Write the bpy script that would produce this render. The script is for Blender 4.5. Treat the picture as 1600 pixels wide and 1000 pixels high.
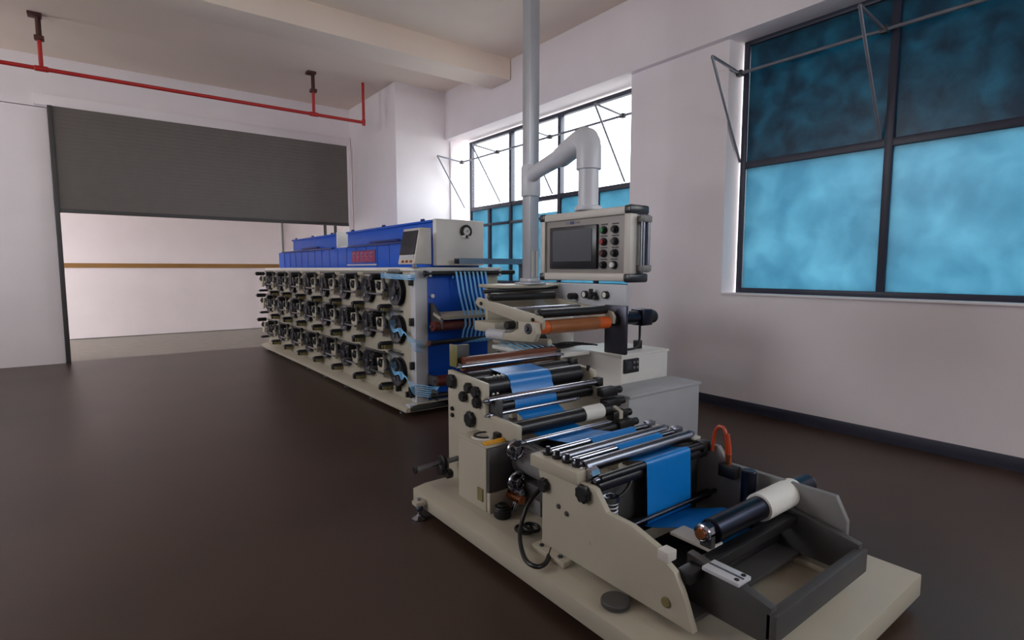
import bpy, bmesh, math, random
from mathutils import Vector, Matrix
random.seed(7)
PI = math.pi
for o in list(bpy.data.objects): bpy.data.objects.remove(o)
S = bpy.context.scene
C = S.collection

# ---------------------------------------------------------------- camera
cam = bpy.data.cameras.new('camera'); cam.sensor_width = 36.0; cam.sensor_fit = 'HORIZONTAL'
cam.lens = 36.0 * 857.0 / 1600.0; cam.clip_start = 0.05; cam.clip_end = 200
co = bpy.data.objects.new('camera', cam); C.objects.link(co)
co.location = (0, 0, 1.5)
co.rotation_euler = (math.radians(90 - 5.333), 0, math.radians(-37.144))
S.camera = co
# ---------------------------------------------------------------- world: pale overcast sky
w = bpy.data.worlds.new('overcast_sky'); S.world = w; w.use_nodes = True
nt = w.node_tree; bg = nt.nodes['Background']
bg.inputs['Color'].default_value = (0.93, 0.96, 1.0, 1); bg.inputs['Strength'].default_value = 4.0
S.view_settings.view_transform = 'Standard'; S.view_settings.look = 'None'
S.view_settings.exposure = 1.15; S.view_settings.gamma = 1.0; S.view_settings.use_curve_mapping = False
S.cycles.max_bounces = 10; S.cycles.diffuse_bounces = 6; S.cycles.transparent_max_bounces = 12
S.cycles.sample_clamp_indirect = 6.0

def portal(name, loc, rot, sx, sy):
    l = bpy.data.lights.new(name, 'AREA'); l.shape = 'RECTANGLE'; l.size = sx; l.size_y = sy
    l.cycles.is_portal = True
    o = bpy.data.objects.new(name, l); C.objects.link(o); o.location = loc; o.rotation_euler = rot
portal('opening_daylight_portal', (5.95, 6.8, 3.2), (0, PI/2, 0), 1.3, 4.0)
portal('opening_daylight_portal', (-4.3, 4.85, 3.2), (0, -PI/2, 0), 2.0, 2.7)
portal('opening_daylight_portal', (-4.3, 10.0, 3.2), (0, -PI/2, 0), 2.0, 1.2)
portal('opening_daylight_portal', (3.3, -5.1, 3.45), (PI/2, 0, 0), 3.4, 1.5)
portal('opening_daylight_portal', (5.95, -2.2, 3.2), (0, PI/2, 0), 1.3, 3.4)
portal('doorway_daylight_portal', (1.9, 11.5, 1.25), (-PI/2, 0, 0), 4.6, 2.4)

# ---------------------------------------------------------------- materials
def lin(c): return tuple(((v/255.0)/12.92 if v/255.0 <= .04045 else ((v/255.0+.055)/1.055)**2.4) for v in c) + (1,)
M = {}
def mat(key, rgb, rough=.5, metal=0.0, var=.06, scale=6.0, bump=0.0, bscale=60.0, spec=.5):
    m = bpy.data.materials.new(key); m.use_nodes = True; n = m.node_tree.nodes; l = m.node_tree.links
    b = n['Principled BSDF']; b.inputs['Roughness'].default_value = rough; b.inputs['Metallic'].default_value = metal
    b.inputs['Specular IOR Level'].default_value = spec
    tc = n.new('ShaderNodeTexCoord'); ns = n.new('ShaderNodeTexNoise')
    ns.inputs['Scale'].default_value = scale; ns.inputs['Detail'].default_value = 5
    l.new(tc.outputs['Object'], ns.inputs['Vector'])
    cr = n.new('ShaderNodeValToRGB'); c = lin(rgb)
    cr.color_ramp.elements[0].position = .3; cr.color_ramp.elements[1].position = .7
    cr.color_ramp.elements[0].color = tuple(v*(1-var) for v in c[:3]) + (1,)
    cr.color_ramp.elements[1].color = tuple(min(1, v*(1+var)) for v in c[:3]) + (1,)
    l.new(ns.outputs['Fac'], cr.inputs['Fac']); l.new(cr.outputs['Color'], b.inputs['Base Color'])
    if bump:
        n2 = n.new('ShaderNodeTexNoise'); n2.inputs['Scale'].default_value = bscale; n2.inputs['Detail'].default_value = 3
        bp = n.new('ShaderNodeBump'); bp.inputs['Strength'].default_value = bump; bp.inputs['Distance'].default_value = .01
        l.new(tc.outputs['Object'], n2.inputs['Vector']); l.new(n2.outputs['Fac'], bp.inputs['Height'])
        l.new(bp.outputs['Normal'], b.inputs['Normal'])
    M[key] = m; return m
mat('wall', (235, 227, 229), .85, var=.03, scale=1.5, bump=.08, bscale=40)
mat('ceiling', (234, 217, 202), .9, var=.03, scale=1.0)
mat('baseboard', (46, 46, 62), .5)
mat('floor', (60, 44, 34), .38, var=.22, scale=1.1, bump=.05, bscale=90, spec=.5)
mat('ground', (150, 146, 140), .9)
mat('cream', (174, 167, 150), .42, var=.03, scale=4)
mat('offwhite', (222, 220, 214), .45, var=.03, scale=4)
mat('pale_grey', (190, 192, 198), .45, var=.03)
mat('blue', (6, 82, 192), .42, var=.05, spec=.25)
mat('navy', (16, 40, 104), .4)
mat('black', (16, 15, 17), .45, var=.1)
mat('rubber', (22, 20, 24), .32, var=.1)
mat('wheel', (24, 25, 32), .38, var=.3, scale=40)
mat('hole', (10, 9, 10), .7)
mat('steel', (128, 130, 140), .28, 1.0, var=.05)
mat('chrome', (172, 174, 186), .13, 1.0, var=.02)
mat('dark_steel', (78, 78, 88), .35, 1.0, var=.1)
mat('gunmetal', (52, 54, 66), .3, 1.0, var=.1)
mat('cabinet_grey', (176, 178, 182), .45, var=.03)
mat('grey', (120, 118, 118), .5)
mat('dark_grey', (66, 64, 64), .5)
mat('olive', (120, 110, 70), .5, var=.1)
mat('brown_rubber', (104, 58, 40), .3, var=.1)
mat('red_rubber', (92, 34, 28), .35, var=.15)
mat('orange', (214, 96, 34), .3, var=.08)
mat('tan_roller', (150, 92, 52), .28, var=.06)
mat('copper', (190, 120, 84), .25, 1.0)
mat('film', (12, 122, 202), .3, var=.04, scale=30, spec=.6)
mat('tape', (130, 200, 250), .25, var=.04)
mat('white_tape', (226, 230, 236), .3)
mat('red_pipe', (176, 36, 34), .4, var=.1)
mat('rust', (70, 34, 28), .6, var=.2)
mat('shutter', (104, 98, 94), .5, .3, var=.04)
mat('alu', (200, 195, 188), .5, .1, var=.02)
mat('panel_face', (150, 145, 141), .5, .1, var=.02)
mat('screen_bezel', (28, 30, 38), .3)
mat('screen_glass', (44, 50, 62), .35)
mat('frame', (42, 44, 62), .45)
mat('pvc', (206, 208, 216), .35, var=.03)
mat('post', (176, 178, 184), .4, .4, var=.03)
mat('btn_green', (20, 120, 60), .3)
mat('btn_red', (150, 20, 30), .3)
mat('btn_white', (230, 230, 230), .3)
mat('yellow', (222, 160, 30), .45)
mat('orange_hose', (176, 62, 24), .35)
mat('cable', (18, 16, 16), .45)
mat('sign_red', (110, 30, 90), .4)
mat('sign_stroke', (190, 70, 110), .4)
mat('clear_plate', (120, 116, 70), .3)
mat('rod', (132, 134, 142), .4, .6)
mat('strip', (150, 110, 60), .6)

def glass_mat(key):
    m = bpy.data.materials.new(key); m.use_nodes = True; n = m.node_tree.nodes; l = m.node_tree.links
    n.remove(n['Principled BSDF']); out = n['Material Output']
    t = n.new('ShaderNodeBsdfTransparent'); t.inputs['Color'].default_value = (.93, .95, .95, 1)
    g = n.new('ShaderNodeBsdfGlossy'); g.inputs['Roughness'].default_value = .03
    mx = n.new('ShaderNodeMixShader'); mx.inputs[0].default_value = .03; l.new(t.outputs[0], mx.inputs[1]); l.new(g.outputs[0], mx.inputs[2])
    l.new(mx.outputs[0], out.inputs['Surface']); M[key] = m
glass_mat('glass')
def film_mat(key, ca, cb, scale):
    # blue protective film stuck on the panes: translucent, creased
    m = bpy.data.materials.new(key); m.use_nodes = True; n = m.node_tree.nodes; l = m.node_tree.links
    n.remove(n['Principled BSDF']); out = n['Material Output']
    tc = n.new('ShaderNodeTexCoord'); ns = n.new('ShaderNodeTexNoise'); ns.inputs['Scale'].default_value = scale
    ns.inputs['Detail'].default_value = 6; ns.inputs['Distortion'].default_value = .3
    cr = n.new('ShaderNodeValToRGB'); cr.color_ramp.elements[0].position = .35; cr.color_ramp.elements[1].position = .7
    cr.color_ramp.elements[0].color = ca + (1,); cr.color_ramp.elements[1].color = cb + (1,)
    l.new(tc.outputs['Object'], ns.inputs['Vector']); l.new(ns.outputs['Fac'], cr.inputs['Fac'])
    t = n.new('ShaderNodeBsdfTranslucent'); l.new(cr.outputs['Color'], t.inputs['Color'])
    g = n.new('ShaderNodeBsdfGlossy'); g.inputs['Roughness'].default_value = .3
    bp = n.new('ShaderNodeBump'); bp.inputs['Strength'].default_value = .3; l.new(ns.outputs['Fac'], bp.inputs['Height'])
    l.new(bp.outputs['Normal'], g.inputs['Normal'])
    mx = n.new('ShaderNodeMixShader'); mx.inputs[0].default_value = .03
    l.new(t.outputs[0], mx.inputs[1]); l.new(g.outputs[0], mx.inputs[2]); l.new(mx.outputs[0], out.inputs['Surface']); M[key] = m
film_mat('window_film', (.11, .23, .29), (.17, .31, .37), 3.0)
film_mat('window_film_dark', (.006, .05, .075), (.022, .11, .145), 5.0)

# ---------------------------------------------------------------- mesh helpers
class MB:
    def __init__(s): s.bm = bmesh.new()
    def _rec(s, v0): s.bm.verts.ensure_lookup_table(); return s.bm.verts[v0:]
    def box(s, x0, x1, y0, y1, z0, z1, bev=0.0, seg=2):
        b = bmesh.new()
        bmesh.ops.create_cube(b, size=1.0)
        for v in b.verts: v.co = Vector(((x0+x1)/2 + v.co.x*(x1-x0), (y0+y1)/2 + v.co.y*(y1-y0), (z0+z1)/2 + v.co.z*(z1-z0)))
        if bev: bmesh.ops.bevel(b, geom=list(b.edges), offset=bev, segments=seg, affect='EDGES', profile=.5)
        s.join(b); return s
    def join(s, b):
        me = bpy.data.meshes.new('tmp'); b.to_mesh(me); b.free(); s.bm.from_mesh(me); bpy.data.meshes.remove(me)
    def lathe(s, p0, p1, prof, seg=24):
        """prof: (t, r) with t in metres from p0 along p0->p1"""
        p0 = Vector(p0); d = (Vector(p1) - p0).normalized(); a = d.orthogonal().normalized(); c = d.cross(a)
        rings = []
        for t, r in prof:
            if r <= 1e-6: rings.append([s.bm.verts.new(p0 + d*t)]); continue
            rings.append([s.bm.verts.new(p0 + d*t + (a*math.cos(2*PI*k/seg) + c*math.sin(2*PI*k/seg))*r) for k in range(seg)])
        for A, B in zip(rings, rings[1:]):
            for k in range(seg):
                k2 = (k+1) % seg
                if len(A) == 1 and len(B) == 1: continue
                if len(A) == 1: s.bm.faces.new((A[0], B[k2], B[k]))
                elif len(B) == 1: s.bm.faces.new((A[k], A[k2], B[0]))
                else: s.bm.faces.new((A[k], A[k2], B[k2], B[k]))
        return s
    def cyl(s, p0, p1, r, seg=20, ch=None):
        L = (Vector(p1) - Vector(p0)).length
        ch = min(r*.18, L*.2) if ch is None else ch
        return s.lathe(p0, p1, [(0, 0), (0, r-ch), (ch, r), (L-ch, r), (L, r-ch), (L, 0)], seg)
    def prism(s, axis, poly, a0, a1, bev=0.0):
        """poly: list of 2-D points; axis 'x': (y,z), 'y': (x,z), 'z': (x,y)"""
        b = bmesh.new()
        def P(p, a): return {'x': (a, p[0], p[1]), 'y': (p[0], a, p[1]), 'z': (p[0], p[1], a)}[axis]
        A = [b.verts.new(P(p, a0)) for p in poly]; B = [b.verts.new(P(p, a1)) for p in poly]
        n = len(poly); b.faces.new(A); b.faces.new(B[::-1])
        for k in range(n): b.faces.new((A[k], B[k], B[(k+1) % n], A[(k+1) % n]))
        bmesh.ops.recalc_face_normals(b, faces=list(b.faces))
        if bev:
            bmesh.ops.bevel(b, geom=list(b.edges), offset=bev, segments=2, affect='EDGES', profile=.5)
        s.join(b); return s
    def tube(s, pts, r, seg=10, smooth=0):
        pts = [Vector(p) for p in pts]
        for _ in range(smooth):
            q = [pts[0]]
            for a, b in zip(pts, pts[1:]): q += [a*.75 + b*.25, a*.25 + b*.75]
            q.append(pts[-1]); pts = q
        rings = []; up = None
        for i, p in enumerate(pts):
            d = (pts[min(i+1, len(pts)-1)] - pts[max(i-1, 0)]).normalized()
            if up is None: up = d.orthogonal().normalized()
            up = (up - d*up.dot(d)).normalized(); c = d.cross(up)
            rings.append([s.bm.verts.new(p + (up*math.cos(2*PI*k/seg) + c*math.sin(2*PI*k/seg))*r) for k in range(seg)])
        for A, B in zip(rings, rings[1:]):
            for k in range(seg): s.bm.faces.new((A[k], A[(k+1) % seg], B[(k+1) % seg], B[k]))
        s.bm.faces.new(rings[0][::-1]); s.bm.faces.new(rings[-1]); return s
    def torus(s, c, axis, R, r, seg=28, ss=8, a0=0, a1=2*PI):
        ax = Vector(axis).normalized(); u = ax.orthogonal().normalized(); v = ax.cross(u); c = Vector(c)
        full = abs(a1-a0-2*PI) < 1e-6; n = seg if full else seg+1; rings = []
        for i in range(n):
            t = a0 + (a1-a0)*i/seg; d = u*math.cos(t) + v*math.sin(t)
            rings.append([s.bm.verts.new(c + d*(R + r*math.cos(2*PI*k/ss)) + ax*r*math.sin(2*PI*k/ss)) for k in range(ss)])
        for i in range(n if full else n-1):
            A, B = rings[i], rings[(i+1) % n]
            for k in range(ss): s.bm.faces.new((A[k], A[(k+1) % ss], B[(k+1) % ss], B[k]))
        return s
    def ribbon(s, pts, wv, th=.0015, seg=0):
        """flat strip along pts; wv half-width vector per point or one; given a real thickness"""
        pts = [Vector(p) for p in pts]
        for _ in range(seg):
            q = [pts[0]]
            for a, b in zip(pts, pts[1:]): q += [a*.75 + b*.25, a*.25 + b*.75]
            q.append(pts[-1]); pts = q
        wv = [Vector(a) for a in wv] if isinstance(wv, list) else [Vector(wv)]*len(pts)
        rows = []
        for i, p in enumerate(pts):
            d = (pts[min(i+1, len(pts)-1)] - pts[max(i-1, 0)]).normalized(); nrm = d.cross(wv[i]).normalized()*th*.5
            rows.append([s.bm.verts.new(q) for q in (p - wv[i] - nrm, p + wv[i] - nrm, p + wv[i] + nrm, p - wv[i] + nrm)])
        for A, B in zip(rows, rows[1:]):
            for k in range(4): s.bm.faces.new((A[k], A[(k+1) % 4], B[(k+1) % 4], B[k]))
        s.bm.faces.new(rows[0][::-1]); s.bm.faces.new(rows[-1]); return s

def wloc(o):
    v = Vector((0, 0, 0))
    while o is not None: v += o.location; o = o.parent
    return v
def obj(name, mb, m, parent=None, label=None):
    bm = mb.bm; bmesh.ops.recalc_face_normals(bm, faces=list(bm.faces))
    me = bpy.data.meshes.new(name)
    off = wloc(parent) if parent else Vector((0, 0, 0))
    o = bpy.data.objects.new(name, me)
    if not parent:
        xs = [v.co for v in bm.verts]
        base = Vector((sum(v.x for v in xs)/len(xs), sum(v.y for v in xs)/len(xs), min(v.z for v in xs)))
        off = base; o.location = base
    bmesh.ops.translate(bm, verts=list(bm.verts), vec=-off)
    bm.to_mesh(me); bm.free(); me.materials.append(M[m])
    me.polygons.foreach_set('use_smooth', [True]*len(me.polygons)); me.set_sharp_from_angle(angle=math.radians(35))
    C.objects.link(o); o.parent = parent
    if label: o['label'] = label
    return o
def thing(name, label, cat, loc, group=None):
    o = bpy.data.objects.new(name, None); C.objects.link(o); o.location = loc; o.empty_display_size = .1
    o['label'] = label; o['category'] = cat
    if group: o['group'] = group
    return o
def tag(o, label, cat, group=None, kind=None):
    o['label'] = label; o['category'] = cat
    if group: o['group'] = group
    if kind: o['kind'] = kind
    return o
def struct(o): o['kind'] = 'structure'; return o
def cp(o, d, parent=None):
    c = o.copy(); C.objects.link(c); c.location = Vector(o.location) + Vector(d); c.parent = parent if parent else o.parent
    for ch in [x for x in o.children]:
        k = ch.copy(); C.objects.link(k); k.parent = c
    return c
def roller(name, p0, p1, r, m, parent, shaft=.012, ext=.03, label=None, sm='steel', seg=24):
    """roller body with a stepped shaft as its sub-part"""
    p0 = Vector(p0); p1 = Vector(p1); d = (p1-p0).normalized()
    b = MB().cyl(p0, p1, r, seg, ch=min(.004, r*.2)); o = obj(name, b, m, parent, label)
    s = MB().cyl(p0 - d*ext, p1 + d*ext, min(shaft, r*.6), 12); obj('shaft', s, sm, o)
    return o
def knob(c, d, r, t, m, parent, name='knob', lobes=8):
    """fluted hand knob"""
    c = Vector(c); d = Vector(d).normalized(); a = d.orthogonal().normalized(); e = d.cross(a); b = MB()
    n = lobes*4; rings = []
    for tt, k in ((0, .8), (t*.15, 1), (t*.8, 1), (t, .82)):
        rings.append([b.bm.verts.new(c + d*tt + (a*math.cos(2*PI*i/n) + e*math.sin(2*PI*i/n))*r*k*(1 - .07*(1+math.cos(2*PI*i*lobes/n)))) for i in range(n)])
    for A, B in zip(rings, rings[1:]):
        for i in range(n): b.bm.faces.new((A[i], A[(i+1) % n], B[(i+1) % n], B[i]))
    b.bm.faces.new(rings[0][::-1]); b.bm.faces.new(rings[-1])
    return obj(name, b, m, parent)

# ================================================================ THE ROOM
ZC = 4.72
struct(obj('floor', MB().box(-4.6, 5.9, -5, 11.35, -.1, 0), 'floor'))
struct(obj('yard_ground', MB().box(-30, 60, 11.36, 40, -.16, -.02), 'ground'))
struct(obj('yard_ground', MB().box(5.95, 60, -30, 11.3, -.9, -.6), 'ground'))
ceil = struct(obj('ceiling', MB().box(-4.6, 5.9, -5, 11.5, ZC, ZC+.15), 'ceiling'))
for y0, y1 in ((7.02, 7.55), (2.2, 2.7), (-2.4, -1.9)):
    obj('beam', MB().box(-4.5, 5.29, y0, y1, 4.40, ZC+.02, .01), 'ceiling', ceil)
wr = struct(obj('wall_right', MB().prism('x', [(-5, 0), (9.1, 0), (9.1, 1.23), (4.67, 1.23), (4.67, 3.9), (3.36, 3.9), (3.36, 1.23), (.55, 1.23), (.55, 3.9), (-.4, 3.9), (-.4, 1.23), (-4.0, 1.23), (-4.0, 3.9), (-5, 3.9)], 5.38, 5.85), 'wall'))
obj('column', MB().box(4.31, 5.9, 9.05, 11.5, 0, ZC+.01, .008), 'wall', wr)
obj('beam', MB().box(5.30, 5.85, -5, 9.1, 3.87, ZC+.01, .008), 'wall', wr)
obj('window_sill', MB().box(5.36, 5.62, 4.69, 9.04, 1.225, 1.245, .004), 'wall', wr)
obj('window_sill', MB().box(5.36, 5.55, .57, 3.35, 1.225, 1.245, .004), 'wall', wr)
wb = struct(obj('wall_back', MB().box(-4.6, 4.32, 11.2, 11.5, 3.95, ZC), 'wall'))
obj('wall_panel', MB().box(4.25, 4.33, 11.2, 11.5, 0, 3.96), 'wall', wb)
obj('wall_panel', MB().box(-4.6, -.45, 11.2, 11.5, 0, 3.96), 'wall', wb)
obj('lintel', MB().box(-.6, 4.30, 11.14, 11.2, 3.98, 4.14, .005), 'wall', wb)
# unseen left wall; its high openings are placed and sized to light the room
wl = struct(obj('wall_left', MB().box(-4.6, -4.35, -5, 11.5, 0, 2.2), 'wall'))
obj('wall_panel', MB().box(-4.6, -4.35, -5, 11.5, 4.2, ZC), 'wall', wl)
for a, b in ((-5, 3.5), (6.2, 9.4), (10.6, 11.5)): obj('column', MB().box(-4.6, -4.35, a, b, 2.2, 4.2), 'wall', wl)
# wall behind the camera; strip of high openings added to light end faces
wf = struct(obj('wall_front', MB().box(-4.6, 5.9, -5.25, -5, 0, 2.7), 'wall'))
obj('wall_panel', MB().box(-4.6, 5.9, -5.25, -5, 4.2, ZC), 'wall', wf)
for a, b in ((-4.6, 1.6), (5.0, 5.9)): obj('column', MB().box(a, b, -5.25, -5, 2.7, 4.2), 'wall', wf)
bb = struct(obj('baseboard_right', MB().box(5.365, 5.385, -5, 9.04, 0, .11, .003), 'baseboard'))
# neighbouring white building seen under the shutter
nb = struct(obj('wall_yard', MB().box(-8, 6.5, 15.0, 15.3, 0, 4.2), 'wall'))
obj('stripe', MB().box(-8, 6.5, 14.985, 15.0, 1.52, 1.62), 'strip', nb)
struct(obj('shade_roof_annex', MB().box(-8, 6.5, 11.5, 15.3, 4.2, 4.4), 'ceiling'))  # roof added over the yard to dim the white wall beyond the doorway
struct(obj('wall_annex', MB().box(6.3, 6.5, 11.5, 15.0, 0, 4.2), 'wall'))
for x in (3.9,): obj('panel_joint', MB().box(x, x+.04, 14.98, 15, 0, 4.2), 'grey', nb)
for x, nth in ((4.72, 'second'), (5.02, 'third'), (5.32, 'fourth'), (4.45, 'first')):
    t = tag(obj('yard_post', MB().cyl((x*.93+.35, 13.4, -.03), (x*.93+.35, 13.4, 3.6), .035), 'dark_grey'),
            nth + ' dark upright post from the left, beyond the doorway under the shutter', 'post', 'posts outside under the shutter')

def window(name, X, y0, y1, z0, z1, mull, zt, films, lowsplit):
    b = MB(); f = .055
    fr = obj(name, MB().box(X-.03, X+.05, y0, y0+f, z0, z1, .004).box(X-.03, X+.05, y1-f, y1, z0, z1, .004)
             .box(X-.03, X+.05, y0+f, y1-f, z0, z0+f, .004).box(X-.03, X+.05, y0+f, y1-f, z1-f, z1, .004), 'frame')
    struct(fr)
    ys = [y0+f/2] + list(mull) + [y1-f/2]
    for y in mull: obj('mullion', MB().box(X-.035, X+.05, y-.032, y+.032, z0+f, z1-f, .004), 'frame', fr)
    obj('transom', MB().box(X-.03, X+.05, y0+f, y1-f, zt-.035, zt+.035, .004), 'frame', fr)
    for k, (a, c) in enumerate(zip(ys, ys[1:])):
        up = films.get((k, 1)); lo = films.get((k, 0), 'window_film')
        g = obj('pane', MB().box(X+.006, X+.012, a+.028, c-.028, zt+.033, z1-f+.004), 'glass', fr)
        if up: obj('film_sheet', MB().box(X-.002, X+.001, a+.03, c-.03, zt+.035, z1-f), up, g)
        parts = [(a, (a+c)/2), ((a+c)/2, c)] if lowsplit else [(a, c)]
        for i, (p, q) in enumerate(parts):
            if i: obj('sash_bar', MB().box(X-.045, X+.03, p-.035, p+.035, z0+f-.005, zt-.033, .004), 'frame', fr)
            g = obj('pane', MB().box(X+.006, X+.012, p+.028, q-.028, z0+f-.004, zt-.033), 'glass', fr)
            top = zt-.035 if (k, i) not in ((1, 0),) or not lowsplit else zt-.22
            obj('film_sheet', MB().box(X-.002, X+.001, p+.032, q-.032, z0+f, top), lo, g)
        if lowsplit: obj('sash_bar', MB().box(X-.05, X+.02, a+.03, c-.03, 2.27, 2.31, .004), 'frame', fr)
    return fr
window('window_1', 5.70, 4.70, 8.80, 1.24, 3.83, (6.31, 7.54), 2.60, {}, True)
window('window_2', 5.62, .60, 3.32, 1.24, 3.88, (1.93,), 2.60, {(0, 1): 'window_film_dark', (1, 1): 'window_film_dark'}, False)
window('fill_window', 5.70, -4.0, -.4, 1.24, 3.88, (-2.8, -1.6), 2.60, {}, True)  # unseen window added for more daylight on faces turned to the camera
obj('jamb_lining', MB().box(5.40, 5.44, 9.02, 9.05, 1.25, 3.85), 'wall', wr)

# rails and stays across the windows
def stay_rail(label, X, z, y0, y1, ys, zb):
    t = thing('window_stay_rail', label, 'stay rail', (X, (y0+y1)/2, z))
    obj('rail', MB().cyl((X, y0, z), (X, y1, z), .017, 10), 'rod', t)
    for y in ys:
        a = obj('arm', MB().cyl((X+.02, y, z), (X-.52, y, z+.06), .015, 8), 'rod', t)
        obj('clip', MB().box(X-.03, X+.03, y-.03, y+.03, z-.03, z+.03, .006), 'dark_grey', a)
        b = obj('brace', MB().cyl((X-.52, y, z+.06), (X+.06, y, zb), .014, 8), 'rod', t)
    return t
stay_rail('thin steel rail with triangular stays across the tall bright window', 5.58, 3.48, 4.72, 8.98, (4.98, 6.42, 7.78, 8.92), 2.64)
stay_rail('thin dark steel stay and rail at the blue filmed window on the right', 5.54, 3.55, .7, 3.42, (3.33, 2.0), 2.64)

# ---- roller shutter
t = thing('roller_shutter', 'dark grey roller shutter half lowered over the back doorway', 'shutter', (1.9, 11.1, 2.4))
b = MB(); n = 26; z0, z1 = 2.42, 3.97; prof = []
for k in range(n*4+1):
    u = k/4.0; prof.append((11.09 - .002*abs(math.sin(u*PI)), z0 + (z1-z0)*k/(n*4)))
poly = prof + [(y+.03, z) for y, z in prof[::-1]]
b.prism('x', poly, -.42, 4.22); obj('curtain', b, 'shutter', t)
obj('bottom_bar', MB().box(-.42, 4.22, 11.07, 11.13, 2.37, 2.43, .006), 'dark_grey', t)
for x in (-.44, 4.20): obj('guide_rail', MB().box(x, x+.06, 11.06, 11.15, 0, 3.97, .004), 'dark_grey' if x < 0 else 'wall', t)
# ---- red fire pipe
t = thing('fire_pipe', 'red sprinkler pipe run hanging below the ceiling near the shutter', 'pipe', (2, 9.45, 4.05))
obj('pipe', MB().tube([(-3.5, 9.45, 4.05), (3.9, 9.45, 4.05)], .026, 12), 'red_pipe', t)
obj('drop_pipe', MB().tube([(3.9, 9.45, 4.03), (3.9, 9.45, ZC)], .024, 12), 'red_pipe', t)
for x in (3.04, -.4):
    h = obj('drop_pipe', MB().tube([(x, 9.45, 4.03), (x, 9.45, 4.42)], .024, 12), 'red_pipe', t)
    obj('hanger', MB().tube([(x, 9.45, 4.42), (x, 9.45, ZC)], .03, 10).box(x-.05, x+.05, 9.40, 9.50, 4.40, 4.45, .006).box(x-.1, x+.04, 9.38, 9.52, 4.68, ZC, .005), 'rust', h)
obj('elbow', MB().lathe((3.9, 9.45, 4.0), (3.9, 9.45, 4.1), [(0, 0), (0, .03), (.1, .034), (.1, 0)], 14), 'red_pipe', t)
for x in (3.04, -.4): obj('tee', MB().cyl((x-.07, 9.45, 4.05), (x+.07, 9.45, 4.05), .035, 14), 'red_pipe', t)

# ================================================================ FAR LINE
XS = 2.56; Y0, Y1 = 5.0, 11.0
fm = thing('tape_stretching_line', 'long cream machine with three rows of black wheels below blue oven covers', 'machine', (XS, 8, 0))
obj('plinth', MB().prism('y', [(2.42, .05), (3.62, .05), (3.62, .13), (2.56, .13), (2.42, .09)], 4.96, Y1, .004), 'cream', fm)
for k in range(8): 
    y = 5.2 + k*.8
    f = obj('levelling_foot', MB().lathe((2.50, y, 0), (2.50, y, .06), [(0, 0), (0, .04), (.012, .04), (.02, .012), (.06, .012), (.06, 0)], 12), 'steel', fm)
mods = [(5.0, 6.42), (6.42, 7.9), (7.9, 9.4), (9.4, 11.0)]
for a, c in mods:
    sp = obj('side_plate', MB().box(XS, XS+.04, max(a, 5.09)+.003, c-.003, .13, 1.47, .004), 'cream', fm)
obj('end_post', MB().box(XS-.004, XS+.135, Y0-.01, Y0+.10, .11, 1.475, .006), 'pale_grey', fm)
obj('end_panel', MB().box(XS+.135, 3.46, Y0+.02, Y0+.06, .13, 1.44, .004), 'blue', fm)
obj('end_rail', MB().box(XS-.1, 3.62, Y0-.04, Y0+.05, .05, .125, .006), 'pale_grey', fm)
obj('rear_plate', MB().box(3.46, 3.60, Y0+.02, Y1, .13, 1.47, .004), 'cream', fm)
obj('top_deck', MB().box(XS-.02, 3.62, Y0-.02, Y1, 1.475, 1.515, .006), 'offwhite', fm)
# ovens
XO = 2.82
oven = obj('oven_body', MB().box(XO, 3.43, 5.14, 11.1, 1.515, 1.80, .006), 'blue', fm)
for a, c in ((5.14, 7.55), (7.98, 10.2)):
    l = obj('oven_lid', MB().box(XO+.02, 3.42, a, c, 1.80, 2.0, .006).box(XO, 3.43, a-.01, c+.01, 1.985, 2.01, .004), 'blue', fm)
    for y in (a+.2, (a+c)/2, c-.2): obj('hinge', MB().cyl((XO+.02, y-.03, 2.02), (XO+.02, y+.03, 2.02), .014, 10), 'navy', l)
    obj('handle', MB().tube([(XO-.002, a+.7, 1.83), (XO-.05, a+.72, 1.83), (XO-.05, a+1.5, 1.83), (XO-.002, a+1.52, 1.83)], .012, 8, 1), 'navy', l)
    obj('lid_edge', MB().box(XO-.03, XO+.03, a+.1, c+.6 if a > 7 else c-.1, 1.79, 1.812, .004), 'navy', l)
obj('oven_end_plate', MB().box(XO+.01, 3.43, 7.93, 7.975, 1.80, 2.03, .004), 'offwhite', fm)
obj('oven_gap_plate', MB().box(XO+.05, 3.40, 7.55, 7.98, 1.79, 1.82, .003), 'offwhite', fm)
for k in range(16): obj('panel_seam', MB().box(XO-.004, XO+.004, 5.45+k*.35, 5.46+k*.35, 1.53, 1.785), 'navy', fm)
oe = obj('oven_end_box', MB().box(2.845, 3.44, 5.06, 5.14, 1.535, 2.02, .008), 'offwhite', fm)
g = obj('gauge', MB().lathe((3.20, 5.06, 1.90), (3.20, 5.02, 1.90), [(0, .065), (.03, .07), (.04, .062), (.04, .045), (.03, .044), (.03, 0)], 28), 'black', fm, 'round black dial gauge')
obj('dial', MB().cyl((3.20, 5.035, 1.90), (3.20, 5.024, 1.90), .043, 24), 'offwhite', g)
obj('needle', MB().prism('y', [(3.195, 1.895), (3.205, 1.892), (3.228, 1.925)], 5.02, 5.023), 'black', g)
for x, z in ((3.165, 1.845), (3.225, 1.838)): obj('screw', MB().cyl((x, 5.06, z), (x, 5.012, z), .016, 12), 'offwhite', g)
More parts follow.
